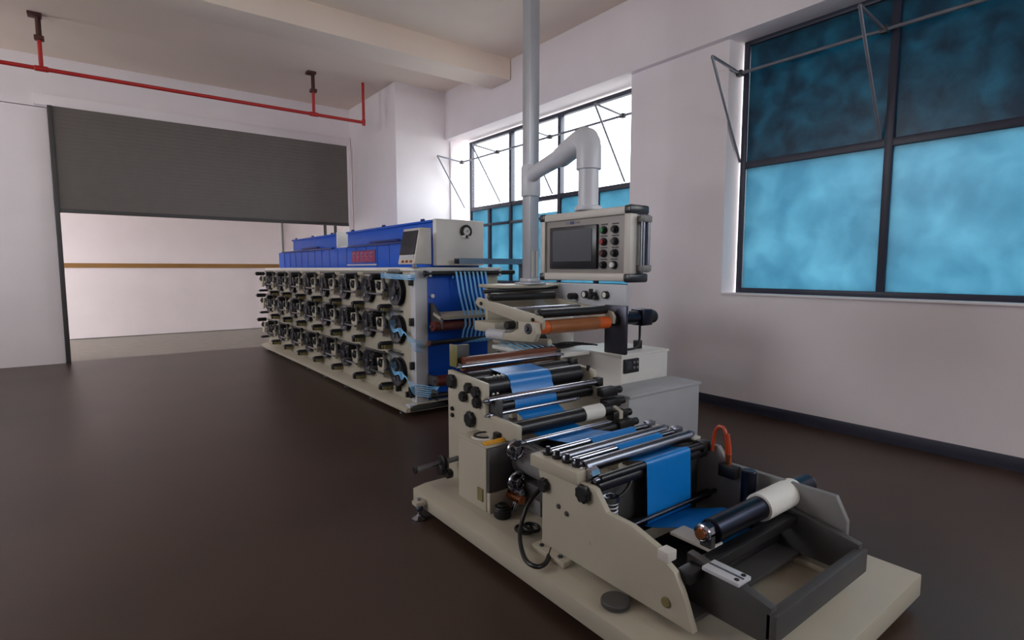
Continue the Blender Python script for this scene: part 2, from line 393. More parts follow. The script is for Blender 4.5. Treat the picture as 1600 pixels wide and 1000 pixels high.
# red-lettered plate on the oven side
sg = obj('name_plate', MB().box(XO-.008, XO, 6.55, 7.35, 1.58, 1.74, .003), 'sign_red', fm, 'dark plate with reddish lettering')
for k in range(5):
    y = 6.63 + k*.145
    obj('character', MB().box(XO-.012, XO-.007, y, y+.09, 1.70, 1.715).box(XO-.012, XO-.007, y+.035, y+.05, 1.60, 1.70)
        .box(XO-.012, XO-.007, y+.005, y+.085, 1.65, 1.662).box(XO-.012, XO-.007, y, y+.013, 1.60, 1.66).box(XO-.012, XO-.007, y+.075, y+.088, 1.60, 1.66), 'sign_stroke', sg)
obj('plate_edge', MB().box(XO-.02, XO, 6.5, 7.5, 1.545, 1.56), 'alu', fm)

# ---- stations: wheel, bearing fork, rollers, rod, gear motor; the first one is built, the rest copied
def station(parent, y, z):
    P = []
    w_ = obj('wheel', MB().lathe((XS, y, z), (XS-.2, y, z), [(0, 0), (0, .155), (.010, .155), (.016, .138), (.03, .132), (.046, .138), (.052, .155), (.062, .155), (.062, .128), (.05, .11), (.05, .05), (.07, .045), (.074, .03), (.074, 0)], 28), 'wheel', parent)
    obj('hub', MB().lathe((XS-.07, y, z-.07), (XS-.2, y, z-.07), [(0, 0), (0, .022), (.012, .018), (.014, 0)], 12), 'steel', w_)
    for k in range(5):
        a = k*2*PI/5 + .3; obj('spoke', MB().cyl((XS-.052, y, z), (XS-.052, y+.115*math.cos(a), z+.115*math.sin(a)), .011, 8), 'dark_steel', w_)
    P.append(w_)
    f = obj('bearing_fork', MB().prism('x', [(y+.28, z-.10), (y+.42, z-.10), (y+.45, z+.10), (y+.405, z+.10), (y+.385, z+.0), (y+.315, z+.0), (y+.295, z+.10), (y+.25, z+.10)], XS-.08, XS-.05, .004)
            .box(XS-.05, XS, y+.29, y+.41, z-.08, z-.02, .004), 'cream', parent)
    obj('bearing', MB().cyl((XS-.10, y+.35, z+.05), (XS, y+.35, z+.05), .045, 16), 'black', f)
    obj('cap', MB().cyl((XS-.115, y+.35, z+.05), (XS-.095, y+.35, z+.05), .02, 12), 'dark_steel', f)
    P.append(f)
    P.append(roller('nip_roller', (XS-.02, y+.36, z+.145), (XS-.17, y+.36, z+.145), .034, 'black', parent, ext=.02))
    P.append(roller('guide_roller', (XS-.01, y+.20, z-.165), (XS-.15, y+.20, z-.165), .022, 'dark_steel', parent, ext=.02))
    r = obj('guide_rod', MB().cyl((XS-.14, y+.14, z-.035), (XS-.14, y+.60, z-.035), .011, 10), 'steel', parent)
    obj('rod_clamp', MB().box(XS-.16, XS-.0, y+.49, y+.53, z-.06, z-.01, .005), 'dark_grey', r); P.append(r)
    m_ = obj('gear_motor', MB().cyl((XS-.11, y+.27, z-.20), (XS, y+.27, z-.20), .042, 16).box(XS-.09, XS, y+.20, y+.34, z-.235, z-.165, .008), 'olive', parent)
    obj('terminal_box', MB().box(XS-.13, XS-.08, y+.25, y+.31, z-.235, z-.18, .005), 'black', m_); P.append(m_)
    a = obj('swing_arm', MB().prism('x', [(y+.16, z+.02), (y+.2, z+.0), (y+.28, z+.15), (y+.24, z+.17)], XS-.09, XS-.07, .003), 'dark_grey', parent)
    obj('pin', MB().cyl((XS-.11, y+.18, z+.01), (XS, y+.18, z+.01), .018, 10), 'steel', a); P.append(a)
    P.append(obj('cross_bar', MB().box(XS-.12, XS-.10, y+.15, y+.68, z+.175, z+.195, .003), 'dark_steel', parent))
    return P
rows = (1.265, .86, .405); YS = 5.35
proto = station(fm, YS, rows[0])
for ri, z in enumerate(rows):
    for k in range(8):
        if ri == 0 and k == 0: continue
        if k == 7: sel = proto[:4]
        else: sel = proto
        for p in sel: cp(p, (0, .765*k, z-rows[0]))
for z in rows: obj('guide_comb', MB().box(XS-.04, XS, YS-.08, YS+.24, z+.185, z+.20, .003), 'dark_grey', fm)
for z in rows:
    for k in range(9): obj('comb_pin', MB().cyl((XS-.03, YS-.06+k*.033, z+.165), (XS-.03, YS-.06+k*.033, z+.235), .004, 6), 'steel', fm)
for z in (1.36, .95, .50): obj('switch_box', MB().box(XS-.05, XS, 5.02, 5.055, z-.03, z+.05, .005), 'black', fm)
for y, z in ((5.02, .21), (5.10, .20), (5.34, .22), (5.03, .26)): obj('clamp', MB().box(XS-.06, XS, y, y+.04, z-.03, z+.03, .006), 'black', fm)
# end-face bars
XB0, XB1 = 2.62, 3.74
obj('top_bar', MB().cyl((XB0, 4.9, 1.452), (XB1, 4.9, 1.462), .024, 16), 'black', fm)
for x in (XB0-.012,): obj('knob', MB().cyl((x, 4.9, 1.452), (x+.03, 4.9, 1.452), .03, 16), 'black', fm)
for x in (2.66, 3.52): obj('bracket', MB().box(x, x+.03, 4.88, 5.02, 1.42, 1.49, .004), 'pale_grey', fm)
roller('guide_roller', (2.66, 4.83, .925), (3.72, 4.83, .925), .05, 'red_rubber', fm, label='dark red rubber guide roller')
obj('mid_bar', MB().cyl((2.60, 4.78, .765), (3.72, 4.78, .775), .024, 16), 'black', fm)
obj('guide_plate', MB().prism('x', [(4.92, 1.06), (4.78, 1.02), (4.78, .99), (4.92, 1.03)], 2.72, 3.7), 'cream', fm)
for x in (2.73, 3.30): obj('bracket', MB().prism('x', [(5.02, .85), (5.02, 1.15), (4.95, 1.15), (4.76, .99), (4.76, .90)], x, x+.02, .003), 'dark_grey', fm)
roller('guide_roller', (2.70, 4.85, .36), (3.5, 4.85, .36), .055, 'red_rubber', fm, label='low dark red rubber roller')
obj('low_bar', MB().cyl((2.64, 4.84, .215), (3.5, 4.84, .215), .026, 14), 'black', fm)
for z in (.36, .215): obj('bracket', MB().box(2.69, 2.715, 4.82, 5.0, z-.05, z+.05, .004), 'dark_grey', fm)
obj('knob', MB().cyl((2.585, 4.78, .765), (2.61, 4.78, .765), .03, 14), 'rust', fm)
obj('push_button', MB().cyl((2.76, 5.02, 1.22), (2.76, 4.99, 1.22), .022, 14), 'btn_white', fm)

# ---- small operator terminal on the line
t = thing('operator_terminal', 'small beige control screen on a stalk before the blue oven', 'control screen', (2.56, 5.0, 1.475))
b = MB(); b.prism('y', [(2.47, 1.545), (2.66, 1.545), (2.66, 1.90), (2.54, 1.90)], 4.83, 5.19, .006); hs = obj('housing', b, 'alu', t)
b = MB(); b.prism('y', [(2.476, 1.64), (2.50, 1.64), (2.54, 1.875), (2.525, 1.875)], 4.855, 5.165); obj('screen', b, 'screen_bezel', t)
obj('screen_frame', MB().prism('y', [(2.474, 1.60), (2.49, 1.60), (2.50, 1.63), (2.478, 1.63)], 4.86, 5.16), 'pale_grey', t)
for y in (4.88, 4.97, 5.06): obj('key', MB().prism('y', [(2.466, 1.56), (2.476, 1.56), (2.482, 1.585), (2.472, 1.585)], y, y+.05), 'copper', t)
obj('stalk', MB().cyl((2.56, 5.0, 1.515), (2.56, 5.0, 1.56), .025, 12).cyl((2.56, 5.0, 1.51), (2.56, 5.0, 1.52), .05, 14), 'chrome', t)
# ---- grey cable tray
t = thing('cable_tray', 'grey metal cable tray bridging from the white oven end towards the post', 'cable tray', (3.5, 4.9, 1.56))
obj('trough', MB().prism('x', [(4.86, 1.55), (4.96, 1.55), (4.96, 1.61), (4.955, 1.61), (4.955, 1.555), (4.865, 1.555), (4.865, 1.61), (4.86, 1.61)], 3.0, 4.05), 'steel', t)
obj('tray_leg', MB().box(3.84, 3.92, 4.86, 4.95, 0, 1.55, .006), 'grey', t)
obj('tray_foot', MB().box(3.80, 3.96, 4.82, 4.99, 0, .015, .004), 'grey', t)
obj('tray_clip', MB().box(3.82, 3.94, 4.855, 4.965, 1.545, 1.56, .004), 'rust', t)

# ================================================================ DANCER TOWER
dt = thing('tension_tower', 'cream tension tower with swing frame of rollers behind the haul-off stand', 'machine', (3.0, 3.9, 0))
obj('top_plate', MB().box(2.90, 3.58, 3.92, 4.36, 1.325, 1.355, .005), 'cream', dt)
obj('rear_panel', MB().box(2.95, 3.54, 4.28, 4.32, 1.0, 1.325, .004), 'cream', dt)
for x in (3.26, 3.50): obj('leg', MB().box(x, x+.06, 4.30, 4.36, 0, 1.325, .006), 'cream', dt)
obj('side_panel', MB().box(3.53, 3.57, 3.08, 4.30, 1.12, 1.365, .004), 'pale_grey', dt)
obj('stand_plate', MB().box(3.52, 3.55, 3.07, 3.31, .775, 1.19, .004), 'dark_steel', dt)
obj('rear_stand', MB().box(3.53, 3.57, 3.75, 4.30, .2, 1.12, .004), 'offwhite', dt)
for y, z in ((3.55, 1.27), (3.30, 1.275)):
    g = obj('gauge', MB().lathe((3.53, y, z), (3.48, y, z), [(0, .034), (.03, .034), (.036, .03), (.036, .024), (.03, .024), (.03, 0)], 20), 'black', dt)
    obj('dial', MB().cyl((3.502, y, z), (3.496, y, z), .024, 18), 'offwhite', g)
obj('regulator', MB().cyl((3.53, 3.43, 1.27), (3.45, 3.43, 1.27), .026, 14).box(3.47, 3.53, 3.39, 3.47, 1.23, 1.265, .005).cyl((3.47, 3.43, 1.29), (3.47, 3.43, 1.325), .02, 12), 'black', dt)
obj('valve', MB().cyl((3.53, 3.68, 1.25), (3.44, 3.68, 1.25), .03, 14), 'black', dt)
# swing frame: two sloping arms
def arm(x):
    return MB().prism('x', [(4.02, 1.25), (3.16, 1.14), (3.13, 1.10), (3.14, 1.04), (3.30, 1.045), (3.45, 1.08), (4.0, 1.165), (4.05, 1.20)], x, x+.03, .004)
a1 = obj('swing_arm', arm(2.66), 'cream', dt)
for y, z in ((3.24, 1.11), (3.95, 1.2)): obj('bolt', MB().cyl((2.66, y, z), (2.645, y, z), .016, 10), 'black', a1)
a2 = obj('swing_arm', arm(3.44), 'cream', dt)
roller('frame_roller', (2.70, 3.88, 1.255), (3.43, 3.88, 1.255), .036, 'black', dt)
roller('frame_roller', (2.70, 3.22, 1.155), (3.43, 3.22, 1.155), .036, 'black', dt)
roller('frame_roller', (2.70, 3.55, 1.17), (3.43, 3.55, 1.17), .016, 'chrome', dt)
obj('cross_tube', MB().cyl((2.70, 3.98, 1.30), (3.52, 3.93, 1.33), .018, 12), 'black', dt)
obj('knob', MB().cyl((2.64, 3.46, 1.055), (2.56, 3.46, 1.055), .035, 14), 'black', dt)
# orange roller with tan sleeve
orr = roller('silicone_roller', (2.64, 3.2, 1.05), (3.44, 3.2, 1.05), .052, 'orange', dt, shaft=.018, ext=.09, label='bright orange roller')
obj('sleeve', MB().lathe((2.76, 3.2, 1.05), (3.4, 3.2, 1.05), [(0, .05), (0, .056), (.54, .056), (.54, .05)], 28), 'tan_roller', orr, 'tan brown sleeve')
bk = obj('pivot_bracket', MB().prism('x', [(3.33, 1.10), (3.12, 1.10), (3.10, 1.02), (3.14, .955), (3.40, .935), (3.62, .93), (3.62, .98), (3.42, 1.0), (3.33, 1.04)], 2.58, 2.625, .006), 'cream', dt)
obj('bearing', MB().cyl((2.63, 3.2, 1.05), (2.565, 3.2, 1.05), .042, 18), 'steel', bk)
obj('bearing_core', MB().cyl((2.57, 3.2, 1.05), (2.555, 3.2, 1.05), .02, 12), 'black', bk)
obj('air_cylinder', MB().cyl((2.62, 3.78, .955), (2.62, 3.52, .965), .045, 18), 'pale_grey', dt)
obj('piston_rod', MB().cyl((2.62, 3.55, .965), (2.66, 3.22, 1.0), .014, 10), 'chrome', dt)
obj('brace_tube', MB().cyl((2.66, 3.75, .90), (2.78, 3.18, .93), .03, 14), 'cream', dt)
obj('side_block', MB().box(2.80, 3.24, 3.95, 4.28, .93, 1.02, .006), 'cream', dt)
obj('side_block_leg', MB().box(3.17, 3.23, 3.98, 4.10, 0, .93, .006), 'cream', dt)
# black servo motor on the far side of the orange roller
mo = obj('servo_motor', MB().cyl((3.56, 3.19, 1.075), (3.80, 3.19, 1.075), .06, 20).box(3.80, 3.94, 3.12, 3.26, 1.00, 1.145, .012), 'gunmetal', dt)
obj('motor_end', MB().cyl((3.94, 3.19, 1.07), (4.03, 3.19, 1.07), .058, 20).torus((4.02, 3.19, 1.07), (1, 0, 0), .045, .014), 'black', mo)
obj('coupling', MB().cyl((3.50, 3.2, 1.06), (3.58, 3.2, 1.06), .05, 16), 'black', mo)
obj('motor_lead', MB().tube([(3.86, 3.2, 1.01), (3.86, 3.2, .86), (3.82, 3.18, .80), (3.68, 3.2, .79), (3.6, 3.25, .80)], .011, 8, 2), 'cable', dt)
obj('plug', MB().box(3.90, 3.96, 3.25, 3.31, .775, .85, .006), 'black', dt)
obj('junction_box', MB().box(3.22, 3.36, 3.90, 3.97, .80, .98, .008), 'dark_grey', dt)
for k, (dx, r) in enumerate(((0, .009), (.05, .007), (.09, .009), (.16, .007))):
    obj('hose', MB().tube([(3.06+dx, 3.96, 1.10), (3.06+dx, 3.9, .92), (3.10+dx, 3.75, .80), (3.28+dx*.5, 3.6, .79+.02*k), (3.50, 3.55-.06*k, .83)], r, 8, 2), 'cable', dt)
obj('valve_block', MB().box(3.05, 3.20, 3.70, 3.86, .80, .90, .008).cyl((3.1, 3.78, .9), (3.1, 3.78, .96), .02, 12).cyl((3.16, 3.78, .9), (3.16, 3.78, .95), .02, 12), 'black', dt)
obj('cabinet_shelf', MB().box(3.0, 3.485, 3.45, 4.28, .74, .775, .004), 'offwhite', dt)

# ---- cabinets
t = thing('upper_cabinet', 'taller white electrical cabinet with small black meter on its front', 'cabinet', (3.8, 3.5, 0))
obj('body', MB().box(3.50, 4.12, 3.09, 3.72, .02, .765, .006), 'offwhite', t)
obj('lid', MB().box(3.49, 4.13, 3.08, 3.73, .755, .775, .004), 'offwhite', t)
m_ = obj('meter', MB().box(3.52, 3.70, 3.065, 3.09, .615, .735, .006), 'black', t, 'black panel meter')
obj('meter_screen', MB().box(3.535, 3.60, 3.060, 3.066, .65, .715), 'screen_glass', m_)
for k in range(2):
    for j in range(2): obj('button', MB().cyl((3.63+.04*k, 3.066, .66+.045*j), (3.63+.04*k, 3.055, .66+.045*j), .012, 10), 'grey', m_)
obj('plinth', MB().box(3.52, 4.10, 3.11, 3.70, 0, .03), 'dark_grey', t)
obj('lock', MB().cyl((4.06, 3.09, .5), (4.06, 3.07, .5), .012, 10), 'dark_steel', t)
t = thing('low_cabinet', 'low wide pale grey cabinet standing between the haul-off stand and the wall', 'cabinet', (3.65, 2.9, 0))
obj('body', MB().box(3.21, 4.12, 2.75, 3.07, .02, .51, .006), 'cabinet_grey', t)
obj('lid', MB().box(3.20, 4.13, 2.735, 3.075, .505, .53, .005), 'cabinet_grey', t)
obj('plinth', MB().box(3.23, 4.10, 2.77, 3.05, 0, .03), 'dark_grey', t)

# ================================================================ CONTROL PANEL ON ITS POST
hm = thing('control_panel', 'grey touch screen control panel hanging from white pipe arm on a tall post', 'control panel', (3.2, 3.98, 1.355))
PX, PY = 3.23, 3.98
obj('post', MB().box(PX-.055, PX+.055, PY-.055, PY+.055, 1.36, ZC, .006), 'post', hm)
obj('post_flange', MB().box(PX-.11, PX+.11, PY-.1, PY+.1, 1.355, 1.375, .005).box(PX-.075, PX+.075, PY-.075, PY+.075, 1.375, 1.41, .008), 'post', hm)
for x in (-.025, .025): obj('post_rib', MB().box(PX+x-.008, PX+x+.008, PY-.063, PY-.054, 1.42, 1.66), 'alu', hm)
hx, hy = 2.385, 2.39
top = (hx, hy, 2.20)
b = MB(); b.tube([(PX, PY-.02, 2.34), (PX-.1, PY-.2, 2.345), (hx+.30, hy+.55, 2.30)], .062, 20, 1); obj('arm_pipe', b, 'pvc', hm)
b = MB(); b.tube([(hx+.33, hy+.60, 2.30), (hx+.12, hy+.22, 2.30), (hx, hy, 2.28), (hx, hy, 2.09)], .074, 22, 2); obj('elbow', b, 'pvc', hm)
b = MB(); b.lathe((PX, PY, 2.16), (PX, PY, 2.44), [(0, 0), (0, .085), (.01, .09), (.25, .09), (.28, .08), (.28, 0)], 24); obj('swivel_collar', b, 'pvc', hm)
b = MB(); b.cyl((hx, hy, 1.86), (hx, hy, 2.12), .061, 22).cyl((hx, hy, 1.845), (hx, hy, 1.875), .082, 24); obj('drop_pipe', b, 'pvc', hm)
HX0, HX1, HY0, HY1, HZ0, HZ1 = 2.32, 2.448, 2.0, 2.755, 1.43, 1.842
hb = obj('housing', MB().box(HX0+.012, HX1, HY0+.01, HY1-.01, HZ0+.01, HZ1-.01, .006), 'panel_face', hm)
F = .046
obj('frame_rail', MB().box(HX0-.004, HX1, HY0+.04, HY1-.04, HZ1-F, HZ1, .008), 'alu', hm)
obj('frame_rail', MB().box(HX0-.004, HX1, HY0+.04, HY1-.04, HZ0, HZ0+F, .008), 'alu', hm)
obj('frame_rail', MB().box(HX0-.004, HX0+.06, HY0, HY0+F, HZ0+.04, HZ1-.04, .008), 'alu', hm)
obj('frame_rail', MB().box(HX0-.004, HX1, HY1-F, HY1, HZ0+.04, HZ1-.04, .008), 'alu', hm)
for y in (HY0-.006, HY1-.045):
    for z in (HZ0-.006, HZ1-.045):
        near = y < 2.2
        obj('corner_cap', MB().box(HX0-.008, HX1+(.02 if near else 0), y, y+.051, z, z+.051, .012), 'screen_bezel', hm)
for x in (2.385, 2.425):
    g = obj('grab_bar', MB().cyl((x, HY0-.03, HZ0+.05), (x, HY0-.03, HZ1-.05), .013, 12), 'steel', hm)
for z in (HZ0+.055, HZ1-.09): obj('grab_mount', MB().box(2.37, 2.44, HY0-.05, HY0+.02, z, z+.035, .006), 'grey', hm)
sc = obj('touch_screen', MB().box(HX0-.006, HX0+.014, 2.25, 2.66, 1.50, 1.757, .005), 'screen_bezel', hm, 'dark touch screen')
obj('display', MB().box(HX0-.009, HX0-.005, 2.285, 2.625, 1.545, 1.735), 'screen_glass', sc)
cols = [['btn_green', 'black'], ['btn_red', 'dark_grey'], ['rust', 'black'], ['black', 'btn_white']]
for r_ in range(4):
    for c_ in range(2):
        y = 2.205 - .085*c_; z = 1.720 - .066*r_
        if (r_, c_) == (3, 1): y = 2.125
        k_ = obj('button', MB().lathe((HX0+.012, y, z), (HX0-.03, y, z), [(0, .023), (.012, .023), (.016, .019), (.016, 0)], 18), 'screen_bezel', hm)
        obj('button_cap', MB().cyl((HX0+.0, y, z), (HX0-.018, y, z), .0155, 16), cols[r_][c_], k_)
        obj('button_label', MB().box(HX0+.009, HX0+.0125, y-.024, y+.024, z+.028, z+.036), 'dark_grey', hm)
lg = obj('logo_plate', MB().box(HX0+.009, HX0+.0125, 2.41, 2.53, 1.772, 1.784), 'grey', hm)
obj('logo_mark', MB().box(HX0+.008, HX0+.012, 2.455, 2.485, 1.770, 1.787), 'navy', lg)

# ================================================================ BASE
bs = thing('machine_base', 'long flat cream steel base under the two roller stands', 'base', (2.2, 1.9, 0))
obj('bed', MB().prism('y', [(1.51, .05), (2.85, .05), (2.85, .15), (1.60, .15), (1.51, .135)], .75, 3.02, .005), 'cream', bs)
def foot(x, y, m='chrome'):
    f = obj('levelling_foot', MB().lathe((x, y, 0), (x, y, .2), [(0, 0), (0, .045), (.01, .047), (.022, .02), (.03, .012), (.13, .012), (.13, 0)], 18), m, bs)
    obj('nut', MB().cyl((x, y, .05), (x, y, .075), .024, 6), 'dark_steel', f)
    obj('lug', MB().box(x-.035, x+.1, y-.03, y+.03, .09, .115, .004), 'cream', f)
foot(1.475, 2.87)
for x, y in ((1.56, .85), (2.7, .85), (2.7, 2.9)): foot(x, y)

# ================================================================ STAND 1 (haul-off)
u1 = thing('haul_off_stand', 'cream side-plated roller stand with black knobs and blue film over its rollers', 'machine', (2.25, 2.7, .15))
poly1 = [(3.07, .15), (3.07, .845), (2.645, .82), (2.645, .64), (2.33, .635), (2.33, .555), (2.43, .53), (2.43, .15)]
obj('side_plate', MB().prism('x', poly1, 1.80, 1.835, .004), 'cream', u1)
obj('side_plate', MB().prism('x', [(3.07, .15), (3.07, .845), (2.645, .80), (2.60, .64), (2.40, .56), (2.40, .15)], 2.71, 2.745, .004), 'cream', u1)
for y, z, r in ((3.0, .782, .046), (2.80, .773, .034), (2.72, .762, .036), (2.86, .708, .034), (2.708, .70, .036), (2.785, .58, .05)):
    knob((1.80, y, z), (-1, 0, 0), r, .035, 'black', u1)
for z in (.60, .557): obj('bolt', MB().cyl((1.80, 3.01, z), (1.785, 3.01, z), .014, 10), 'black', u1)
# top rollers
Xa, Xb = 1.84, 2.705
roller('top_roller', (1.90, 3.06, .87), (2.72, 3.06, .87), .05, 'brown_rubber', u1, label='brown rubber nip roller')
roller('feed_roller', (Xa, 2.90, .80), (Xb, 2.90, .80), .048, 'rubber', u1)
roller('draw_roller', (Xa+.02, 2.745, .775), (Xb-.05, 2.745, .775), .062, 'rubber', u1)
roller('idler_roller', (Xa, 2.98, .87), (Xb, 2.98, .87), .016, 'chrome', u1)
roller('guide_roller', (1.80, 2.615, .725), (2.725, 2.615, .725), .021, 'chrome', u1)
roller('guide_roller', (1.80, 2.60, .64), (2.50, 2.60, .64), .014, 'chrome', u1)
roller('draw_roller', (1.87, 2.68, .66), (2.70, 2.68, .66), .045, 'rubber', u1)
roller('draw_roller', (1.87, 2.46, .575), (2.66, 2.46, .575), .045, 'rubber', u1)
roller('guide_roller', (1.84, 2.31, .545), (2.50, 2.31, .545), .014, 'chrome', u1)
roller('lower_roller', (1.87, 2.40, .47), (2.70, 2.40, .47), .035, 'rubber', u1)
obj('paper_tape', MB().lathe((2.42, 2.46, .575), (2.6, 2.46, .575), [(0, .046), (0, .049), (.17, .049), (.17, .046)], 24), 'offwhite', u1)
obj('clamp', MB().box(2.70, 2.75, 2.585, 2.645, .695, .755, .008), 'black', u1)
for y, z in ((2.50, .60), (2.44, .53), (2.53, .67), (2.38, .48)):
    obj('bearing_clamp', MB().box(2.66, 2.80, y-.035, y+.035, z-.03, z+.03, .008).cyl((2.8, y, z), (2.86, y, z), .025, 12), 'black', u1)
for y, z in ((3.04, .86), (2.86, .82)): obj('bearing_clamp', MB().box(2.69, 2.74, y-.03, y+.03, z-.02, z+.04, .006), 'black', u1)
for y in (2.70, 2.82): obj('bolt', MB().cyl((2.715, y, .79), (2.715, y, .83), .014, 8), 'black', u1)
for k in range(3): obj('screw', MB().cyl((1.935+.028*k, 2.74, .836), (1.935+.028*k, 2.735, .844), .007, 10), 'offwhite', u1)
for k in range(2): obj('screw', MB().cyl((1.87+.03*k, 2.66, .745), (1.87+.03*k, 2.65, .752), .007, 10), 'offwhite', u1)
obj('inner_block', MB().box(1.835, 1.875, 2.56, 2.66, .60, .73, .006), 'dark_grey', u1)
# gear case on the operator side
gc = obj('gear_case', MB().box(1.66, 1.80, 2.43, 2.72, .15, .515, .006), 'cream', u1)
obj('case_top', MB().box(1.655, 1.80, 2.425, 2.725, .513, .527, .003), 'cream', u1)
obj('case_front', MB().box(1.665, 1.99, 2.405, 2.43, .265, .515, .005), 'dark_grey', u1)
obj('front_plate', MB().box(1.665, 1.82, 2.40, 2.43, .15, .262, .004), 'cream', u1)
obj('latch', MB().box(1.652, 1.662, 2.455, 2.51, .20, .275, .004), 'olive', u1)
obj('dial_arc', MB().torus((1.755, 2.585, .53), (0, 0, 1), .055, .012, 20, 8, 0, PI*1.2), 'black', u1)
obj('dial_base', MB().lathe((1.755, 2.585, .526), (1.755, 2.585, .54), [(0, .075), (.008, .072), (.008, .035), (.0, .035)], 26), 'alu', u1)
obj('index_knob', MB().cyl((1.79, 2.50, .527), (1.79, 2.50, .565), .028, 8), 'black', u1)
def handwheel(c, R, parent):
    h = obj('handwheel', MB().torus(c, (0, 1, 0), R, .010, 28, 10), 'chrome', parent)
    for a in (.5, 2.6, 4.7):
        obj('spoke', MB().cyl(c, (c[0]+R*math.cos(a), c[1]-.006, c[2]+R*math.sin(a)), .008, 8), 'chrome', h)
    obj('hub', MB().cyl((c[0], c[1]-.02, c[2]), (c[0], c[1]+.05, c[2]), .02, 14), 'chrome', h)
    obj('crank_grip', MB().cyl((c[0]-R, c[1]-.05, c[2]), (c[0]-R, c[1]+.01, c[2]), .012, 10), 'black', h)
handwheel((1.80, 2.34, .505), .052, u1)
handwheel((1.80, 2.33, .325), .052, u1)
mt = obj('drive_motor', MB().cyl((1.91, 2.40, .42), (1.91, 2.14, .42), .082, 26).cyl((1.91, 2.42, .42), (1.91, 2.38, .42), .092, 26), 'grey', u1)
obj('motor_cap', MB().cyl((1.91, 2.15, .42), (1.91, 2.10, .42), .077, 26), 'dark_grey', mt)
for k in range(8):
    a = k*PI/8; obj('cooling_fin', MB().box(1.91+.083*math.cos(a)-.004, 1.91+.083*math.cos(a)+.004, 2.17, 2.37, .42+.083*math.sin(a)-.006, .42+.083*math.sin(a)+.006), 'grey', mt)
obj('drive_box', MB().box(1.84, 2.03, 2.16, 2.40, .245, .325, .008), 'dark_grey', u1)
obj('drive_block', MB().box(1.86, 2.0, 2.2, 2.42, .15, .25, .006), 'grey', u1)
obj('coupling', MB().cyl((1.80, 2.40, .235), (1.80, 2.28, .235), .028, 16), 'copper', u1)
obj('chrome_fitting', MB().cyl((1.80, 2.36, .275), (1.80, 2.28, .275), .02, 14).cyl((1.78, 2.34, .16), (1.80, 2.34, .21), .018, 12), 'chrome', u1)
obj('valve', MB().cyl((1.70, 2.33, .15), (1.70, 2.33, .205), .048, 18).cyl((1.70, 2.33, .205), (1.70, 2.33, .225), .03, 12).torus((1.70, 2.33, .205), (0, 0, 1), .036, .010), 'black', u1)
# adjusting shaft sticking out to the left behind the case
sh = obj('adjusting_shaft', MB().cyl((1.80, 2.95, .285), (1.50, 2.95, .275), .017, 14), 'steel', u1)
obj('collar', MB().cyl((1.50, 2.95, .275), (1.485, 2.95, .275), .026, 14), 'black', sh)
obj('chain_sprocket', MB().cyl((1.70, 2.95, .282), (1.67, 2.95, .282), .048, 12).cyl((1.66, 2.90, .255), (1.63, 2.90, .255), .035, 10).cyl((1.72, 2.9, .22), (1.68, 2.9, .22), .03, 10), 'black', u1)
obj('side_guard', MB().box(1.86, 1.875, 3.07, 3.15, .85, 1.0, .004), 'clear_plate', u1)
obj('rear_cover', MB().box(1.90, 2.0, 3.12, 3.16, .84, .99, .004), 'dark_grey', u1)

# yellow tool left on the gear case
tag(obj('yellow_label_bar', MB().box(1.662, 1.675+.12, 2.435, 2.468, .527, .543, .004).cyl((1.67, 2.445, .545), (1.79, 2.445, .545), .006, 8), 'yellow'), 'yellow bar lying on top of the cream gear case', 'tool')

# ================================================================ STAND 2 (front)
u2 = thing('film_guide_stand', 'low cream front stand with chrome bars carrying the blue film', 'machine', (2.1, 1.5, .15))
poly2 = [(1.95, .175), (1.95, .44), (1.985, .545), (1.62, .56), (1.60, .555), (1.535, .475), (1.40, .472), (1.235, .425), (1.235, .395), (1.19, .37), (1.15, .30), (1.10, .175)]
pl = obj('side_plate', MB().prism('x', poly2, 1.66, 1.69, .003), 'cream', u2)
for y, z in ((1.83, .40), (1.775, .385)): obj('slot', MB().cyl((1.662, y, z), (1.652, y, z), .012, 10), 'dark_grey', pl)
obj('slot', MB().cyl((1.662, 1.22, .24), (1.65, 1.22, .24), .02, 12), 'olive', pl)
for y, z, r in ((1.925, .475, .035), (1.66, .52, .042)): knob((1.66, y, z), (-1, 0, 0), r, .03, 'black', u2)
obj('knob_block', MB().box(1.64, 1.76, 1.695, 2.02, .545, .605, .006), 'cream', u2)
for k in range(4):
    y = 1.955 - .068*k
    kk = obj('clamp_knob', MB().cyl((1.70, y, .605), (1.70, y, .622), .026, 16), 'black', u2)
    obj('stud', MB().cyl((1.70, y, .62), (1.70, y, .645), .012, 10), 'dark_steel', kk)
pr_ = [(2.02, .175), (2.02, .575), (1.58, .575), (1.52, .50), (1.0, .50), (.95, .40), (.95, .175)]
obj('side_plate', MB().prism('x', pr_, 2.55, 2.58, .003), 'grey', u2)
for y in (2.02, 1.86): obj('top_frame_bar', MB().box(2.50, 2.56, y-.17, y, .585, .60, .003), 'alu', u2)
obj('tab_foot', MB().box(1.61, 1.70, 1.74, 1.97, .15, .178, .004), 'cream', u2)
for y in (1.79, 1.92): obj('bolt', MB().cyl((1.635, y, .178), (1.635, y, .186), .012, 8), 'dark_steel', u2)
obj('tab_foot', MB().box(2.5, 2.62, 1.0, 1.97, .15, .178, .004), 'cream', u2)
Xc, Xd = 1.69, 2.55
for y, z, r, m in ((1.995, .60, .015, 'chrome'), (1.90, .595, .028, 'steel'), (1.81, .61, .015, 'chrome'), (1.735, .60, .03, 'steel'), (1.635, .575, .018, 'rubber'), (1.66, .535, .03, 'rubber')):
    roller('guide_roller', (Xc+.03, y, z), (Xd-.03, y, z), r, m, u2)
    for x in (2.48,): obj('bearing_block', MB().box(x, x+.06, y-.022, y+.022, z-.03, z+.025, .006), 'steel' if m != 'rubber' else 'black', u2)
